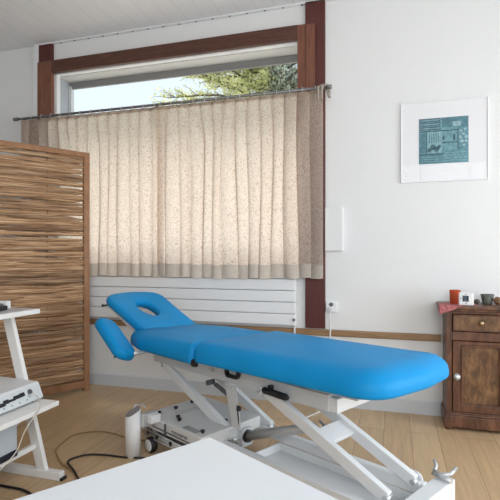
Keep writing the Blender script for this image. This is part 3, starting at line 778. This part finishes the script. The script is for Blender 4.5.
# ------------------------------------------------------------------ trolley
tr = empty('trolley', (-2.27, 1.75, 0))
tag(tr, 'white trolley with leaning legs and two shelves at the left edge', 'trolley')
TM = Matrix.Translation((2.27, -1.75, 0))
def QB(): return MB(TM)
XC = -2.27
QB().box((-1.925,1.30,.868),(2*XC+1.925,2.215,.894)).build('top_shelf', M_lam, tr, bevel=.003)
QB().box((-1.945,1.32,.8935),(2*XC+1.945,2.195,.8955)).build('shelf_mat', M_lamtop, tr)
QB().box((-1.702,1.30,.402),(2*XC+1.702,2.098,.426)).build('lower_shelf', M_lam, tr, bevel=.003)
for y in (2.112, 1.30):
    for sx in (1,-1):
        f = lambda x: XC + sx*(x-XC)
        p0, p1 = (f(-1.815),y,.02), (f(-2.055),y,.87)
        QB().bar(p0, p1, .026, .058, (sx*1,0,.28)).build('leg', M_lam, tr, bevel=.003)
    QB().box((-1.695,y-.02,.0),(2*XC+1.695,y+.02,.042)).build('foot_beam', M_lam, tr, bevel=.003)
    for x in (-1.695, 2*XC+1.695-.014): QB().box((x-.001,y-.021,.001),(x+.015,y+.0205,.016)).build('end_cap', M_black, tr, bevel=.003)
for x in (-1.868, 2*XC+1.868): QB().box((x-.012,1.30,.150),(x+.012,2.125,.178)).build('stretcher', M_lam, tr, bevel=.003)

bn = empty('storage_bin', (XC, 1.70, .178))
tag(bn, 'translucent plastic bin with black base below the lower trolley shelf', 'bin')
M_bin = thin_glass('translucent_plastic', (.80,.86,.92), cloud=.55)
bx = .435; by = .245
b = MB()
for a, bb in (((-bx,-by,.036),(bx,-by+.004,.172)),((-bx,by-.004,.036),(bx,by,.172)),((-bx,-by+.004,.036),(-bx+.004,by-.004,.172)),((bx-.004,-by+.004,.036),(bx,by-.004,.172))): b.box(a, bb)
b.box((-bx-.008,-by-.008,.160),(-bx,by+.008,.172)).box((bx,-by-.008,.160),(bx+.008,by+.008,.172)).box((-bx,by,.160),(bx,by+.008,.172)).box((-bx,-by-.008,.160),(bx,-by,.172))
b.build('tub', M_bin, bn)
MB().box((-bx-.004,-by-.004,0),(bx+.004,by+.004,.036)).build('base', mat('navy_black_plastic', (.012,.016,.028), .4), bn, bevel=.006)

dv = empty('therapy_device', (-1.952, 1.64, .426))
tag(dv, 'white control unit with sockets on its front on the lower trolley shelf', 'device')
M_dev = mat('device_white', (.72,.74,.76), .35); M_devf = mat('device_front_pale', (.66,.70,.72), .4)
Ay = Matrix(((1,0,0),(0,0,-1),(0,1,0)))
b = MB().prism([(.150,.010),(.158,.016),(.128,.088),(.118,.096),(-.13,.104),(-.145,.09),(-.145,.010)], -.45, .345, Ay)
b.build('housing', M_dev, dv, bevel=.005)
for x in (-.11,.12):
    for y in (-.31,.40): MB().lathe([(.014,0),(.012,.012)], (x,y,0), 12).build('rubber_foot', M_black, dv)
# slanted front details; frame: origin on the front face, u along y, v up the slope
n_ = Vector((.072,0,.030)).normalized(); vdir = Vector((-.030,0,.072)).normalized()
def FP(): return MB(Matrix(((0,vdir.x,n_.x,.1432),(1,vdir.y,n_.y,0),(0,vdir.z,n_.z,.052),(0,0,0,1))))
FP().box((-.335,-.036,.0),(.435,.036,.0025)).build('front_panel', M_devf, dv, bevel=.001)
cn = FP()
for u, v_, du, dv_ in ((.17,-.004,.05,.018),(.205,.004,.03,.020),(.24,.002,.045,.012),(.28,.008,.05,.018),(.31,.010,.03,.020)):
    cn.box((u-du/2,v_-dv_/2,.002),(u+du/2,v_+dv_/2,.010))
cn.build('socket_group', M_black, dv, bevel=.002)
FP().lathe([(.014,.002),(.014,.008),(.009,.008),(.009,.004),(0,.004)], (.365,.010,0), 18).build('round_socket', M_dkgrey, dv)
FP().box((-.10,-.014,.002),(.03,-.004,.006)).build('display_slot', M_black, dv)
lt = FP()
for k in range(6): lt.box((.08+k*.05,-.026,.0025),(.088+k*.05,-.021,.0032))
lt.build('panel_mark', M_dkgrey, dv)
cb = FP().lathe([(.008,0),(.008,.022),(.004,.034)], (.355,-.008,.002), 10).build('lead_plug', M_powg, dv)
pts = [(-1.778,1.995,.480),(-1.74,1.985,.472),(-1.696,1.95,.440),(-1.690,1.90,.405),(-1.688,1.84,.36),(-1.686,1.78,.28),(-1.69,1.69,.235),(-1.70,1.58,.19),(-1.72,1.45,.09),(-1.74,1.36,.0045),(-1.75,1.25,.0045)]
def smooth(pts, m=6):
    P = [Vector(p) for p in pts]; out = []
    for i in range(len(P)-1):
        p0, p1, p2, p3 = P[max(i-1,0)], P[i], P[i+1], P[min(i+2,len(P)-1)]
        for k in range(m):
            t = k/m
            out.append(.5*((2*p1)+(-p0+p2)*t+(2*p0-5*p1+4*p2-p3)*t*t+(-p0+3*p1-3*p2+p3)*t**3))
    out.append(P[-1]); return out
M_cream = mat('cream_cable', (.66,.60,.50), .5)
tag(MB().tube(smooth(pts), .0024, 8).build('lead_wire', M_cream), 'thin cream wire hanging from the control unit on the trolley', 'cable')

gd = empty('handheld_gadget', (-2.075, 2.075, .8955), R(15))
tag(gd, 'small black gadget with a white end on the trolley top shelf', 'gadget')
MB().box((-.035,-.10,.0),(.035,.025,.026)).build('body', M_black, gd, bevel=.008, seg=3)
MB().box((-.028,-.08,.026),(.028,-.005,.040)).build('grip', M_dkgrey, gd, bevel=.008, seg=3)
MB().box((-.030,.020,.004),(.030,.062,.048)).build('end_block', M_white, gd, bevel=.004)

# ------------------------------------------------------------------ floor cables
cA = [(-1.53,2.70,.005),(-1.69,2.72,.005),(-1.80,2.75,.005),(-1.905,2.756,.005),(-1.99,2.71,.005),(-2.034,2.64,.005),(-2.02,2.53,.005),(-1.985,2.42,.005),(-1.90,2.33,.005),(-1.80,2.25,.005),(-1.70,2.21,.005),(-1.62,2.13,.005),(-1.55,2.0,.005),(-1.50,1.85,.005)]
tag(MB().tube(smooth(cA), .005, 8).build('floor_cable', mat('tan_cable', (.36,.24,.12), .5)), 'tan cable looping widest across the oak floor left of the table base', 'cable')
cB = [(-1.40,2.47,.006),(-1.50,2.445,.006),(-1.57,2.44,.006),(-1.66,2.436,.006),(-1.75,2.41,.006),(-1.80,2.35,.006),(-1.805,2.30,.006),(-1.76,2.25,.014),(-1.70,2.205,.016),(-1.64,2.16,.008),(-1.56,2.08,.006),(-1.50,1.95,.006)]
tag(MB().tube(smooth(cB), .006, 8).build('floor_cable', M_black), 'black cable curling across the floor from the upright table foot', 'cable')
cC = [(-2.15,1.90,.006),(-1.99,1.95,.006),(-1.90,1.955,.006),(-1.80,1.95,.006),(-1.72,1.92,.006),(-1.66,1.86,.006)]
tag(MB().tube(smooth(cC), .007, 8).build('floor_cable', M_black), 'short thick black cable on the floor under the trolley foot', 'cable')

# ------------------------------------------------------------------ white desk in the foreground
dk = empty('desk', (-.445, 1.109, 0), 0)
da = Vector((-.256,-.395,0)).normalized(); db = Vector((.308,-.222,0)).normalized()
ang = math.atan2(da.y, da.x) + R(1.4); db = Vector((-da.y, da.x, 0))
dk.rotation_euler = (0,0,ang)
tag(dk, 'plain white desk top corner in the foreground', 'desk')
MB().box((0,0,.712),(1.5,.80,.740)).build('desk_top', M_desk, dk, bevel=.002)
for x in (.10,1.40):
    for y in (.10,.70): MB().box((x-.022,y-.022,0),(x+.022,y+.022,.712)).build('leg', M_powg, dk, bevel=.002)

# ------------------------------------------------------------------ outside
te = MB().box((-9,WY+.35,-.5),(6,WY+6.5,-.12)).build('bounce_slab', mat('pale_bounce_slab', (.62,.58,.52), .8, var=.1, vscale=3)); te['kind'] = 'structure'  # unseen pale ground added to bounce sunlight up into the curtains
gr = MB().box((-60,WY+.8,-.6),(60,90,-.5)).build('lawn_ground', mat('lawn', (.16,.20,.07), .9, var=.4, vscale=1.5)); gr['kind'] = 'structure'
trr = random.Random(5)
tre = empty('tree', (-3.55, 13.6, -.5))
tag(tre, 'tall spreading tree with yellow green foliage outside the window', 'tree')
M_bark = mat('bark', (.14,.115,.095), .9, var=.3)
def leafmat(name, a, b):
    m = bpy.data.materials.new(name); m.use_nodes = True; nt = m.node_tree; bs = nt.nodes['Principled BSDF']
    n = nt.nodes.new('ShaderNodeTexNoise'); n.inputs['Scale'].default_value = 1.6; n.inputs['Detail'].default_value = 4
    tc = nt.nodes.new('ShaderNodeTexCoord'); nt.links.new(tc.outputs['Object'], n.inputs['Vector'])
    r = nt.nodes.new('ShaderNodeValToRGB'); r.color_ramp.elements[0].position = .38; r.color_ramp.elements[1].position = .62
    r.color_ramp.elements[0].color = (*a,1); r.color_ramp.elements[1].color = (*b,1)
    nt.links.new(n.outputs['Fac'], r.inputs['Fac']); nt.links.new(r.outputs['Color'], bs.inputs['Base Color']); bs.inputs['Roughness'].default_value = .7
    tl = nt.nodes.new('ShaderNodeBsdfTranslucent'); nt.links.new(r.outputs['Color'], tl.inputs['Color'])
    mx = nt.nodes.new('ShaderNodeMixShader'); mx.inputs['Fac'].default_value = .5
    nt.links.new(bs.outputs[0], mx.inputs[1]); nt.links.new(tl.outputs[0], mx.inputs[2]); nt.links.new(mx.outputs[0], nt.nodes['Material Output'].inputs['Surface'])
    return m
M_leaf = leafmat('yellow_green_leaf', (.60,.62,.28), (.86,.83,.44))
M_leaf2 = leafmat('grey_green_leaf', (.48,.53,.42), (.66,.70,.58))
MB().tube([(0,0,0),(.05,0,2),(.0,.1,4),(.15,0,6),(.1,0,9)], [.24,.2,.16,.11,.03], 10).build('trunk', M_bark, tre)
lf = [MB(), MB()]; brn = MB()
for k in range(125):
    z0 = trr.uniform(3.4, 8.6); az = trr.uniform(0, 2*math.pi)
    Lh = 3.7*(1-.62*max(0,(z0-5.0)/4.2))*trr.uniform(.7,1.05)
    d = Vector((math.cos(az), math.sin(az), trr.uniform(.0,.32)))
    p = Vector((.05,0,z0)); pts = [p.copy()]
    for q in range(6):
        p = p + d*Lh/6 + Vector((trr.uniform(-.1,.1), trr.uniform(-.1,.1), -.02*q+trr.uniform(-.07,.07))); pts.append(p.copy())
    brn.tube(pts, [.045*(1-i/7)+.006 for i in range(7)], 5)
    grey = 1 if d.x > .35 else 0
    for i in range(1,7):
        for tw in range(6):
            u = trr.random(); bp_ = pts[i-1].lerp(pts[i], u)
            td = (d + Vector((trr.uniform(-1,1), trr.uniform(-1,1), trr.uniform(-.35,.35)))).normalized(); tl = trr.uniform(.25,.6)
            brn.tube([bp_, bp_+td*tl*.6, bp_+td*tl+Vector((0,0,-.05))], [.011,.008,.004], 3, False)
            for q in range((9 if grey else 15)):
                c = bp_ + td*tl*trr.uniform(.15,1.05) + Vector((trr.gauss(0,.06), trr.gauss(0,.06), trr.gauss(0,.05)))
                a = Vector((trr.gauss(0,1), trr.gauss(0,1), trr.gauss(0,1))).normalized(); bb = a.orthogonal().normalized()
                sz = trr.uniform(.03,.06)
                m_ = lf[grey]
                m_.f([m_.v(c-a*sz), m_.v(c+bb*sz*.5), m_.v(c+a*sz), m_.v(c-bb*sz*.5)])
brn.build('branch', M_bark, tre)['kind'] = 'stuff'
lf[0].build('foliage', M_leaf, tre)['kind'] = 'stuff'
lf[1].build('foliage', M_leaf2, tre)['kind'] = 'stuff'

# ------------------------------------------------------------------ light
wd = bpy.data.worlds.new('sky'); SC.world = wd; wd.use_nodes = True; nt = wd.node_tree
bg = nt.nodes['Background']; tc = nt.nodes.new('ShaderNodeTexCoord'); sx = nt.nodes.new('ShaderNodeSeparateXYZ')
nt.links.new(tc.outputs['Generated'], sx.inputs[0])
rp = nt.nodes.new('ShaderNodeValToRGB'); cr_ = rp.color_ramp
cr_.elements[0].position = 0; cr_.elements[0].color = (.86,.94,1.0,1)
cr_.elements[1].position = 1; cr_.elements[1].color = (.62,.80,1.0,1)
e_ = cr_.elements.new(.38); e_.color = (.78,.905,1.0,1)
nt.links.new(sx.outputs['Z'], rp.inputs['Fac']); nt.links.new(rp.outputs['Color'], bg.inputs['Color']); bg.inputs['Strength'].default_value = 1.12

def area(name, loc, rot, sx_, sy_, energy, col=(1,1,1), portal=False):
    l = bpy.data.lights.new(name, 'AREA'); l.shape = 'RECTANGLE'; l.size = sx_; l.size_y = sy_; l.energy = energy; l.color = col
    o = bpy.data.objects.new(name, l); COL.objects.link(o); o.location = loc; o.rotation_euler = rot
    if portal: l.cycles.is_portal = True
    return o
# area lights added as fill in the unseen windows, standing in for daylight
area('window_fill', (XR+.25, (a0+a1)/2, (b0+b1)/2), (0, R(90), 0), b1-b0, a1-a0, 72, (.88,.95,1))
area('window_fill', ((c0+c1)/2, YB-.25, (d0+d1)/2), (R(90), 0, 0), c1-c0, d1-d0, 98, (.95,.97,1))
su = bpy.data.lights.new('sun', 'SUN'); su.energy = 5.6; su.angle = R(16); su.color = (1,.95,.86)
suo = bpy.data.objects.new('sun', su); COL.objects.link(suo); suo.location = (-3, 9, 14); suo.rotation_euler = Vector((.20,-.42,-.93)).to_track_quat('-Z','Y').to_euler()
area('sky_portal', ((OX0+OX1)/2, WY+.3, (OZ0+OZ1)/2), (R(-90), 0, 0), OX1-OX0+.2, OZ1-OZ0+.2, 1, portal=True)

# ------------------------------------------------------------------ camera
cam = bpy.data.cameras.new('camera'); co = bpy.data.objects.new('camera', cam); COL.objects.link(co)
co.location = (0,0,1.2); co.rotation_euler = (R(90), 0, R(17))
cam.sensor_width = 36; cam.lens = 471/500*36; cam.shift_y = .01; cam.clip_start = .05; cam.clip_end = 300
SC.camera = co
SC.view_settings.view_transform = 'Standard'; SC.view_settings.look = 'None'; SC.view_settings.gamma = 1; SC.view_settings.exposure = 0
SC.view_settings.use_curve_mapping = False
